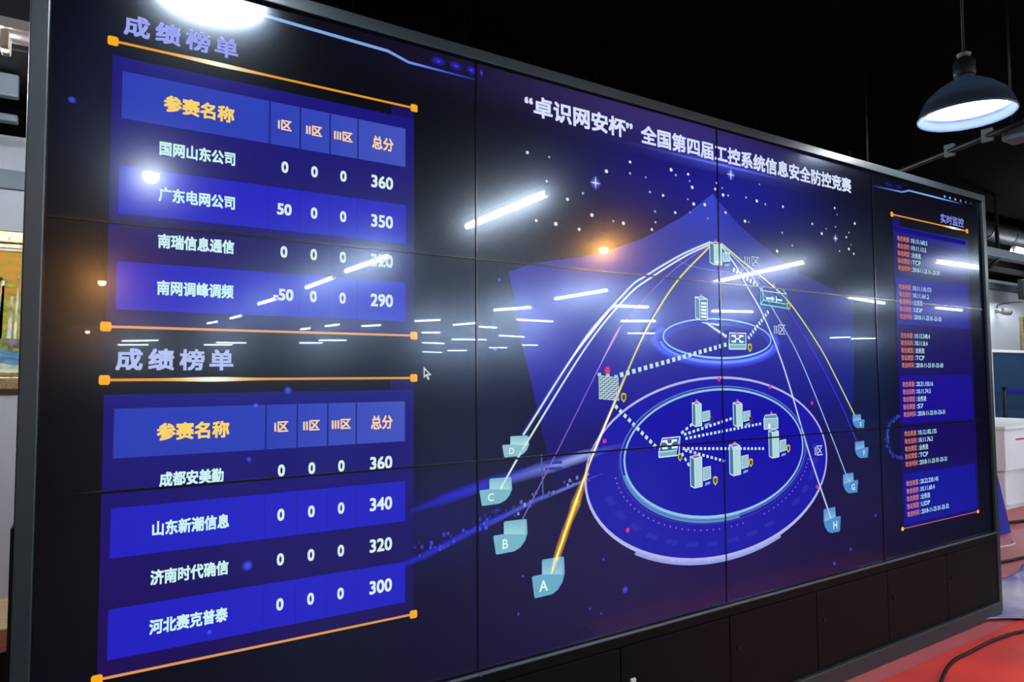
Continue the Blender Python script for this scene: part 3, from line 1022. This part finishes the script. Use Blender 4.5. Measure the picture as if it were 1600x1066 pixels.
pendant(3.91, -0.35, 2.79, 'glowing dome pendant lamp hanging against the dark ceiling above the wall')
pendant(0.42, -0.38, 2.67, 'dome pendant lamp mirrored as the big white glow over the upper score table heading')
TUBES = [(2.94, -3.25, 2.92, -2.0), (7.68, -4.6, 7.26, -2.88), (2.84, -6.23, 2.9, -4.96), (2.84, -8.01, 2.87, -6.84), (2.71, -10.61, 2.79, -9.67), (8.59, -2.06, 9.64, -2.02), (14.5, -4.93, 15.59, -4.93), (11.19, -4.74, 12.74, -4.97), (11.01, -7.58, 11.89, -7.26), (6.9, -7.38, 6.91, -6.01), (8.53, -7.79, 9.29, -7.64), (11.02, -10.39, 11.77, -9.99), (14.34, -13.86, 15.14, -13.46), (6.69, -12.74, 7.07, -12.13), (8.56, -16.42, 9.05, -16.17), (10.98, -21.67, 12.06, -21.93), (14.89, -30.1, 16.23, -30.53), (8.03, -13.36, 8.25, -12.56), (10.99, -19.2, 12.19, -18.85), (15.32, -28.11, 16.23, -27.73), (6.14, -14.83, 6.43, -14.2), (5.32, -15.25, 5.46, -14.47), (5.08, -16.68, 5.19, -16.08), (7.06, -21.75, 7.94, -21.34), (6.93, -23.76, 7.7, -23.41), (1.21, -24.99, 2.25, -24.04), (1.19, -28.03, 2.2, -27.57), (4.19, -24.78, 5.2, -24.57), (4.05, -26.73, 5.02, -26.29), (2.59, -15.65, 2.72, -14.93), (2.82, -14.0, 2.9, -13.07), (6.97, -9.55, 7.33, -8.76), (8.58, -11.25, 9.66, -11.29), (8.89, -13.58, 9.52, -13.7), (11.34, -16.59, 12.48, -16.84), (15.57, -24.45, 16.34, -24.11), (15.55, -21.73, 16.24, -21.54), (22.7, -12.45, 22.98, -11.84), (24.0, -12.45, 24.62, -11.88)]


def tube_light(xa, ya, xb, yb, z, label, group, rad=0.017, m='tube'):
    cx, cy = (xa + xb) / 2, (ya + yb) / 2
    ln = math.hypot(xb - xa, yb - ya)
    t = thing('ceiling_tube_light', (cx, cy, z), label, 'ceiling light', group, math.atan2(yb - ya, xb - xa))
    h = ln / 2
    MB().box(-h - .02, h + .02, -.03, .03, .022, .062, .004).build('housing', MAT['white'], t)
    MB().tube([(-h, 0, 0), (h, 0, 0)], rad, 12).build('tube', MAT[m], t)
    for s in (-1, 1):
        MB().box(s * h - .012, s * h + .012, -.016, .016, -.018, .024, .003).build('tube_socket', MAT['white'], t)
        MB().tube([(s * h * .8, 0, .06), (s * h * .8, 0, ZC - z)], .003, 6).build('suspension_wire', MAT['black'], t)
    return t


OWN = {0: 'tube light mirrored as the bright streak between the first and second screen columns',
       1: 'tube light mirrored as the bright streak by the top of the cone of light',
       2: 'tube light mirrored as the streak over the third row total of the upper score table',
       3: 'tube light mirrored as the streak left of the third row total',
       4: 'tube light mirrored as the short streak beside the only negative score',
       5: 'tube light mirrored as the thick streak across the first log entry',
       6: 'tube light mirrored as the thin streak across the second log entry',
       7: 'tube light mirrored as the streak on the seam between third and last screen columns',
       9: 'tube light mirrored as the slanted streak inside the left part of the cone',
       8: 'tube light mirrored beside the slotted server icon on the upper disc',
       }
for i, T in enumerate(TUBES):
    tube_light(*T, 2.8, OWN.get(i, 'white tube light of the far hall, mirrored as one of many thin small streaks'), 'ceiling tube lights of the hall', 0.025 if T[1] > -11 else 0.018, 'tube_far' if T[1] < -6 else 'tube')
# fixtures directly in view, plus unseen tubes added as fill light
t = thing('tube_fixture', (-0.85, 1.22, 2.76), 'white twin tube fixture at the left edge beside the frame', 'ceiling light')
MB().box(-.90, .76, -.075, .075, .045, .085, .004).build('housing', MAT['white'], t)
for dy in (-.035, .035):
    MB().tube([(-.86, dy, 0.0), (.60, dy, 0.0)], .014, 12).build('tube', MAT['tube'], t)
    MB().tube([(.60, dy, 0.0), (.64, dy, 0.0)], .0135, 12).build('tube_cap', MAT['lip'], t)
    MB().box(.64, .67, dy - .018, dy + .018, -.02, .045, .004).build('tube_socket', MAT['linen'], t)
for s in (-.7, .6):
    MB().tube([(s, 0, .08), (s, 0, ZC - 2.76)], .004, 6).build('suspension_wire', MAT['black'], t)
for x in (0.15, 1.9, 3.6):  # added fill, hidden by the screens: brightens the back wall
    tube_light(x, 1.6, x + 1.3, 1.6, 2.78, 'unseen fill tube added behind the video wall to brighten the back wall', 'added fill tubes behind the video wall')
for x, y in ((8.4, 0.1), (10.6, 0.7)):  # added fill outside the view: lifts floor, foam and wall at the right
    tube_light(x, y, x + 1.3, y, 2.8, 'unseen fill tube added beyond the right end of the wall to brighten it', 'added fill tubes beyond the right end')
tube_light(11.47, 2.36, 12.7, 2.36, 3.25, 'bright tube light above the grey cable tray on the far right', None, 0.05)


def downlight(x, y, z, label, m='warm'):
    t = thing('spot_lamp', (x, y, z), label, 'lamp', 'spot lamps of the hall')
    MB().lathe([(.0, .16), (.05, .16), (.055, .15), (.055, .0), (.048, .0), (.044, .05), (0, .06)], 20).build('can', MAT['duct'], t)
    MB().lathe([(0, -.058), (.026, -.052), (.042, -.034), (.047, -.010), (.042, .014), (.03, .04), (0, .05)], 16).build('bulb', MAT[m], t)
    MB().tube([(0, 0, .155), (0, 0, ZC - z)], .008, 8).build('stem', MAT['black'], t)


downlight(0.41, -2.60, 2.71, 'small white spot lamp mirrored as a bright spark on the first score rows', 'spark')
downlight(0.28, -8.73, 2.8, 'warm orange spot lamp mirrored beside the last upper score row')
downlight(0.17, -20.0, 2.8, 'small warm orange spot lamp mirrored near the lower score table heading')
downlight(4.65, -3.42, 2.8, 'warm orange spot lamp mirrored left of the cone of light')

# ================================================================== LEFT BACKGROUND
pt = thing('framed_painting', (-0.75, 2.985, 1.41), 'gold framed painting of an autumn wood with a horse on the left white wall', 'painting')
Wp, Hp, f = 1.50, 0.94, 0.075
g = MB()
for (a, b, c, d) in ((0, Wp, Hp - f, Hp), (0, Wp, 0, f), (0, f, f, Hp - f), (Wp - f, Wp, f, Hp - f)):
    g.box(a - Wp / 2, b - Wp / 2, -0.035, 0.012, c, d, 0.008)
for (a, b, c, d) in ((f, Wp - f, Hp - f - .03, Hp - f), (f, Wp - f, f, f + .03), (f, f + .03, f, Hp - f), (Wp - f - .03, Wp - f, f, Hp - f)):
    g.box(a - Wp / 2, b - Wp / 2, -0.022, 0.0, c, d, 0.005)
g.build('frame', MAT['gold'], pt)
g = MB()
for sx in (-1, 1):
    g.box(sx * (Wp / 2 - f - .037) - .009, sx * (Wp / 2 - f - .037) + .009, -0.0155, 0.0, f + .028, Hp - f - .028)
g.box(-Wp / 2 + f + .028, Wp / 2 - f - .028, -0.016, 0.0, Hp - f - .045, Hp - f - .028)
g.box(-Wp / 2 + f + .028, Wp / 2 - f - .028, -0.016, 0.0, f + .028, f + .045)
g.build('liner', MAT['linen'], pt)
pm = [mat('paint_foliage', (206, 128, 24), 0.7, noise=0.5, scale=11, rgb2=(128, 140, 28), stretch=(1, 1, 2.2), bump=0.3),
      mat('paint_yellow_green', (196, 176, 30), 0.7, noise=0.5, scale=18, rgb2=(96, 120, 30)),
      mat('paint_grass', (150, 160, 30), 0.7, noise=0.4, scale=16, rgb2=(90, 130, 36)),
      mat('paint_lake', (96, 150, 170), 0.6, noise=0.4, scale=9, rgb2=(50, 100, 130), stretch=(1, 1, 4)),
      mat('paint_shore', (190, 200, 180), 0.7, noise=0.3, scale=20, rgb2=(120, 150, 110)),
      mat('paint_birch', (220, 220, 205), 0.7, noise=0.5, scale=24, rgb2=(120, 118, 100), stretch=(1, 1, 0.4)),
      mat('paint_horse', (52, 38, 34), 0.7, noise=0.4, scale=16, rgb2=(120, 110, 104))]
g = MB()
cx0, cx1, cz0, cz1 = -Wp / 2 + f + .03, Wp / 2 - f - .03, f + .04, Hp - f - .04
lay = lambda k: -0.004 - 0.0012 * k


def rib(zs0, zs1, mi, k, wob):
    n = 24
    P = [(cx0 + (cx1 - cx0) * i / n, lay(k), zs0) for i in range(n + 1)]
    Q = [(cx0 + (cx1 - cx0) * i / n, lay(k), zs1 + wob * math.sin(i * 1.3) + wob * .6 * math.sin(i * 2.9)) for i in range(n + 1)]
    for i in range(n):
        g.poly([P[i], P[i + 1], Q[i + 1], Q[i]], mi)


g.box(cx0, cx1, -0.004, 0.0, cz0, cz1, 0, 0)
rib(0.25, 0.52, 1, 1, .03)
rib(0.16, 0.33, 2, 2, .008)
rib(cz0, 0.225, 3, 3, .010)
rib(cz0, 0.140, 4, 4, .012)
for i in range(46):
    x = random.uniform(cx0 + .02, cx1 - .02)
    w = random.uniform(.005, .013)
    zt = random.uniform(.50, .68)
    g.poly([(x - w, lay(5), .30), (x + w, lay(5), .30), (x + w * .6 + .01, lay(5), zt), (x - w * .6 + .01, lay(5), zt)], 5)
for i in range(60):
    x, z = random.uniform(cx0 + .03, cx1 - .03), random.uniform(.42, .66)
    w = random.uniform(.02, .05)
    g.poly([(x - w, lay(6), z - .012), (x + w, lay(6), z - .008), (x + w * .7, lay(6), z + .014), (x - w * .8, lay(6), z + .010)], random.choice((0, 0, 1)))


def horse(ox, oz, s):
    H = [(-.86, .10), (-.80, .42), (-.66, .62), (-.50, .72), (-.36, .66), (-.10, .60), (.30, .64), (.52, .60), (.62, .40), (.60, .16), (.64, -.30), (.56, -.30), (.50, .02), (.44, -.28), (.36, -.28), (.34, .10), (.05, .06), (-.22, .08), (-.24, -.30), (-.32, -.30), (-.34, .04), (-.42, -.28), (-.50, -.28), (-.46, .22), (-.56, .34), (-.68, .30), (-.76, .04)]
    pts = [Vector((a, b, 0)) for a, b in H]
    for tr in tessellate_polygon([pts]):
        g.poly([(ox + H[k][0] * s, lay(7), oz + H[k][1] * s) for k in tr], 6)
    g.poly([(ox + .60 * s, lay(7), oz + .56 * s), (ox + .72 * s, lay(7), oz + .40 * s), (ox + .74 * s, lay(7), oz - .05 * s), (ox + .66 * s, lay(7), oz + .1 * s)], 6)


horse(0.50, 0.245, 0.082)
horse(0.10, 0.250, 0.078)
g.build('canvas', pm, pt)

bn = thing('wooden_bench', (-0.9, 1.85, 0), 'pale wooden bench against the left wall behind the frame', 'bench')
MB().box(-1.0, 0.95, -.25, .25, .325, .425, .006).build('seat', MAT['wood'], bn)
for x in (-.9, .85):
    for y in (-.2, .2):
        MB().box(x - .03, x + .03, y - .03, y + .03, 0, .325, .003).build('leg', MAT['black'], bn)
MB().box(-.9, .85, -.19, .19, .04, .30, .01).build('storage_drawer', MAT['duct'], bn)

for nm, b, m_, lb in (('air_duct', (-1.4, -.235, 2.38, 2.44, 2.965, 3.085), 'tray', 'short grey duct stub under the ceiling at the far left, upper'),
                      ('air_duct', (-1.4, -.235, 2.38, 2.44, 2.830, 2.868), 'tray', 'thin pale duct strip under the ceiling at the far left, lower')):
    o = MB().box(*b, .006).build(nm, MAT[m_])
    tag(o, lb, 'duct', 'ducts at the left')
tag(MB().box(-5.8, 1.2, 2.10, 2.98, 3.10, 3.88, .01).build('air_duct', MAT['duct']), 'wide black duct box under the ceiling behind the twin tube fixture', 'duct', 'ducts at the left')
tag(MB().box(-5.8, 1.2, 2.72, 2.99, 2.93, 3.098, .01).build('cable_trunking', MAT['ceil']), 'black trunking along the top of the left white wall', 'trunking')

# ================================================================== RIGHT BACKGROUND
bt = thing('cable_tray', (10.5, 2.2, 3.03), 'grey cable tray crossing under the ceiling at the right edge', 'cable tray')
MB().box(-4.5, 6.5, -.06, .06, 0, .115, .006).build('beam', MAT['tray'], bt)
for x in (-3.4, 0.05, 3.0):
    MB().box(x - .015, x + .015, -.02, .02, .115, ZC - 3.03).build('hanger', MAT['duct'], bt)
    MB().tube([(x + .02, 0, 0.0), (x + .03, .12, -.10), (x - .05, .30, -.17)], .022, 8).build('bracket', MAT['black'], bt)
tag(MB().box(6.5, 20.0, 2.60, 2.99, 2.965, 3.06, .01).build('cable_trunking', MAT['ceil']), 'black trunking along the top of the right white wall', 'trunking')
tag(MB().box(6.5, 20.0, 2.93, 2.998, 2.80, 2.905, .01).build('conduit_channel', MAT['tray']), 'grey channel just under the black trunking at the right', 'conduit')
for y, z, r, lb in ((1.2, 3.5, .10, 'dark round air duct high at the right, nearer one'), (2.72, 3.62, .14, 'dark round air duct high at the right, farther one')):
    d = MB().tube([(10.3, y, z), (19, y, z)], r, 24)
    for k in range(10):
        d.tube([(10.6 + k * .8, y, z), (10.64 + k * .8, y, z)], r + .012, 24)
    tag(d.build('air_duct', MAT['duct']), lb, 'duct', 'round ducts at the right')

sc = thing('security_camera', (12.42, 2.93, 2.45), 'white security camera on the right wall with a thin cable', 'camera')
MB().tube([(-.06, 0.06, .01), (-.05, -.02, .01)], .028, 20).build('mount', MAT['cam'], sc)
MB().tube([(-.075, -.03, .015), (-.03, -.06, .0), (.02, -.10, -.02)], [.050, .056, .045], 20).build('body', MAT['cam'], sc)
MB().tube([(.018, -.098, -.019), (.034, -.112, -.026)], [.042, .036], 20).build('lens', MAT['black'], sc)
MB().tube([(-.06, .04, .06), (-.02, .05, .11), (.15, .05, .14), (.45, .055, .18), (.9, .055, .21)], .006, 6).build('cable', MAT['black'], sc)

p2 = thing('framed_painting', (13.95, 2.985, 1.60), 'gold framed picture at the right edge above the dark board', 'painting')
g = MB()
for (a, b, c, d) in ((-.75, .75, .74, .81), (-.75, .75, 0, .07), (-.75, -.66, .07, .74), (.66, .75, .07, .74)):
    g.box(a, b, -.035, .012, c, d, .01)
g.build('frame', MAT['gold'], p2)
MB().box(-.66, .66, -.01, .0, .07, .74).build('canvas', pm[1], p2)
sp = thing('loudspeaker', (12.3, 2.54, 2.60), 'black box loudspeaker hung under the trunking at the right edge', 'speaker')
MB().box(-.20, .20, -.04, .04, 0, .30, .01).build('cabinet', MAT['black'], sp)
MB().box(-.18, .18, -.048, -.04, .02, .28, .004).build('grille', MAT['duct'], sp)
MB().tube([(.1, 0, .295), (.1, 0, ZC - 2.60)], .012, 8).build('hanger', MAT['black'], sp)

bd = thing('display_board', (12.5, 2.62, 0), 'dark teal display board in a white frame standing at the right', 'board')
MB().box(-1.27, 1.5, -.012, .012, .12, 1.78).build('panel', MAT['teal'], bd)
MB().box(-1.36, -1.27, -.025, .025, .0, 1.82, .004).build('frame_post', MAT['white'], bd)
MB().box(1.5, 1.59, -.025, .025, .0, 1.82, .004).build('frame_post', MAT['white'], bd)
MB().box(-1.27, 1.5, -.022, .022, 1.78, 1.82, .004).build('frame_rail', MAT['white'], bd)
MB().box(-1.27, 1.5, -.022, .022, .08, .12, .004).build('frame_rail', MAT['white'], bd)
st = thing('barrier_post', (10.93, 2.35, 0), 'slim black barrier post with a blue belt before the dark board', 'barrier post')
MB().lathe([(0, 0), (.16, 0), (.16, .015), (.05, .03), (.026, .04)], 24).build('base', MAT['black'], st)
MB().tube([(0, 0, .03), (0, 0, 1.27)], .024, 14).build('post', MAT['black'], st)
MB().lathe([(0, 1.26), (.030, 1.26), (.030, 1.29), (0, 1.292)], 18).build('cap', MAT['black'], st)
MB().box(.02, 1.6, -.002, .002, 1.20, 1.25).build('belt', MAT['navy'], st)

# foam packaging
fb = thing('foam_box', (9.2, 1.82, 0), 'large white foam box with a split lid at the right', 'foam box')
MB().box(-.70, .9, -.42, .42, 0, .43, .012).build('body', MAT['foam'], fb)
MB().box(-.70, .9, -.45, .42, .055, .065, .004).build('body_seam', MAT['foam'], fb)
u = MB()
u.prism([(-.78, -.46, .43), (.95, -.46, .43), (.95, -.46, .86), (-.78, -.46, .86)], .90)
u.build('upper_section', MAT['foam'], fb)
MB().box(-.80, .97, -.48, .46, .86, .90, .012).build('lid', MAT['foam'], fb)
MB().box(-.52, .6, -.463, -.459, .745, .760).build('tape_strip', MAT['tape'], fb)
tag(MB().box(7.80, 8.33, 1.62, 1.72, 0.0, 1.585, .02).build('foam_slab', MAT['foam']), 'tall white foam slab upright beside the foam box', 'foam slab')
tag(MB().prism([(6.85, 0.92, 0.0), (7.375, 0.92, 0.0), (7.49, 1.10, 0.735), (6.95, 1.10, 0.735)], .02).build('leaning_board', MAT['navy']), 'deep blue board leaning at the right end of the wall', 'board')
tag(MB().box(9.0, 9.7, 1.05, 1.30, 0.0, 0.60, .01).build('storage_box', MAT['black']), 'dark navy box at the right edge before the foam box', 'box')

# pipe with clamps above the right end
pp = thing('ceiling_pipe', (4.75, 0.0, 2.9), 'thin grey pipe with clamps under the dome pendant lamp', 'pipe')
MB().tube([(.55, 1.5, .0), (.20, .55, .0), (-.10, -.20, .0), (-.16, -.36, .0)], .018, 14).build('pipe', MAT['duct'], pp)
for x, y in ((-.075, -.13), (.03, .13)):
    MB().box(x - .012, x + .012, y - .03, y + .03, -.035, .045, .003).build('clamp', MAT['tray'], pp)
MB().box(-.02, .13, -.32, -.18, -.04, .045, .01).build('fitting', MAT['tray'], pp)
MB().box(.10, .20, -.36, -.28, .03, .05, .004).build('bracket', MAT['white'], pp)
MB().box(.18, .20, -.36, -.30, -.06, .05, .004).build('bracket', MAT['white'], pp)
for x, y in ((.30, .82), (-.13, -.28)):
    MB().tube([(x, y, .0), (x, y, ZC - 2.9)], .006, 8).build('hanger', MAT['black'], pp)

# ================================================================== ON THE FLOOR
def cable(name, pts, r, label, m='black'):
    P = [Vector(p) for p in pts]
    Q = [2 * P[0] - P[1]] + P + [2 * P[-1] - P[-2]]
    out = []
    for i in range(1, len(Q) - 2):
        a, b, c, d = Q[i - 1:i + 3]
        for k in range(8):
            t = k / 8
            out.append(0.5 * ((2 * b) + (c - a) * t + (2 * a - 5 * b + 4 * c - d) * t * t + (3 * b - a - 3 * c + d) * t ** 3))
    out.append(P[-1])
    tag(MB().tube(out, r, 8).build(name, MAT[m]), label, 'cable', 'floor cables')


cable('power_cable', [(3.10, -.50, .016), (3.46, -.33, .016), (3.80, -.22, .016), (4.05, -.205, .016), (4.35, -.20, .016), (4.64, -.24, .016), (5.2, -.42, .016)], .008, 'black power cable snaking over the red carpet at the base')
cable('power_cable', [(5.2, .70, .012), (6.10, .50, .012), (6.45, .46, .012), (7.2, .36, .012), (8.5, .35, .012)], .012, 'black cable on the bare floor right of the base')
cable('power_cable', [(7.2, 1.25, .014), (8.05, 1.02, .016), (8.5, .98, .016), (9.6, .96, .016)], .016, 'black cable along the foot of the foam box')
cable('white_cord', [(6.30, .72, .006), (6.55, .74, .006), (6.85, .70, .006), (7.05, .78, .006)], .006, 'short white cord under the leaning blue board', 'white')

nx, ny = 46, 22
vs, fs = [], []
for j in range(ny + 1):
    for i in range(nx + 1):
        a, b = i / nx, j / ny
        x = 4.72 + 1.75 * a + 0.16 * math.sin(b * 7 + 1)
        y = -.27 + .62 * b + 0.05 * math.sin(a * 9)
        z = 0.016 + 0.010 * math.sin(a * 19 + b * 5) * math.sin(b * 9 + a * 3) + 0.008 * math.sin(a * 37 - b * 12)
        vs.append((x, y, max(0.008, z)))
for j in range(ny):
    for i in range(nx):
        k = j * (nx + 1) + i
        fs.append((k, k + 1, k + nx + 2, k + nx + 1))
me = bpy.data.meshes.new('plastic_film')
me.from_pydata(vs, [], fs)
me.materials.append(MAT['film'])
for p in me.polygons:
    p.use_smooth = True
pf = new_obj('plastic_film', me)
so = pf.modifiers.new('solid', 'SOLIDIFY')
so.thickness = 0.002
tag(pf, 'crumpled pale plastic film on the floor at the right end of the base', 'plastic film')

bpy.data.objects.remove(_to)
bpy.data.curves.remove(_tc)
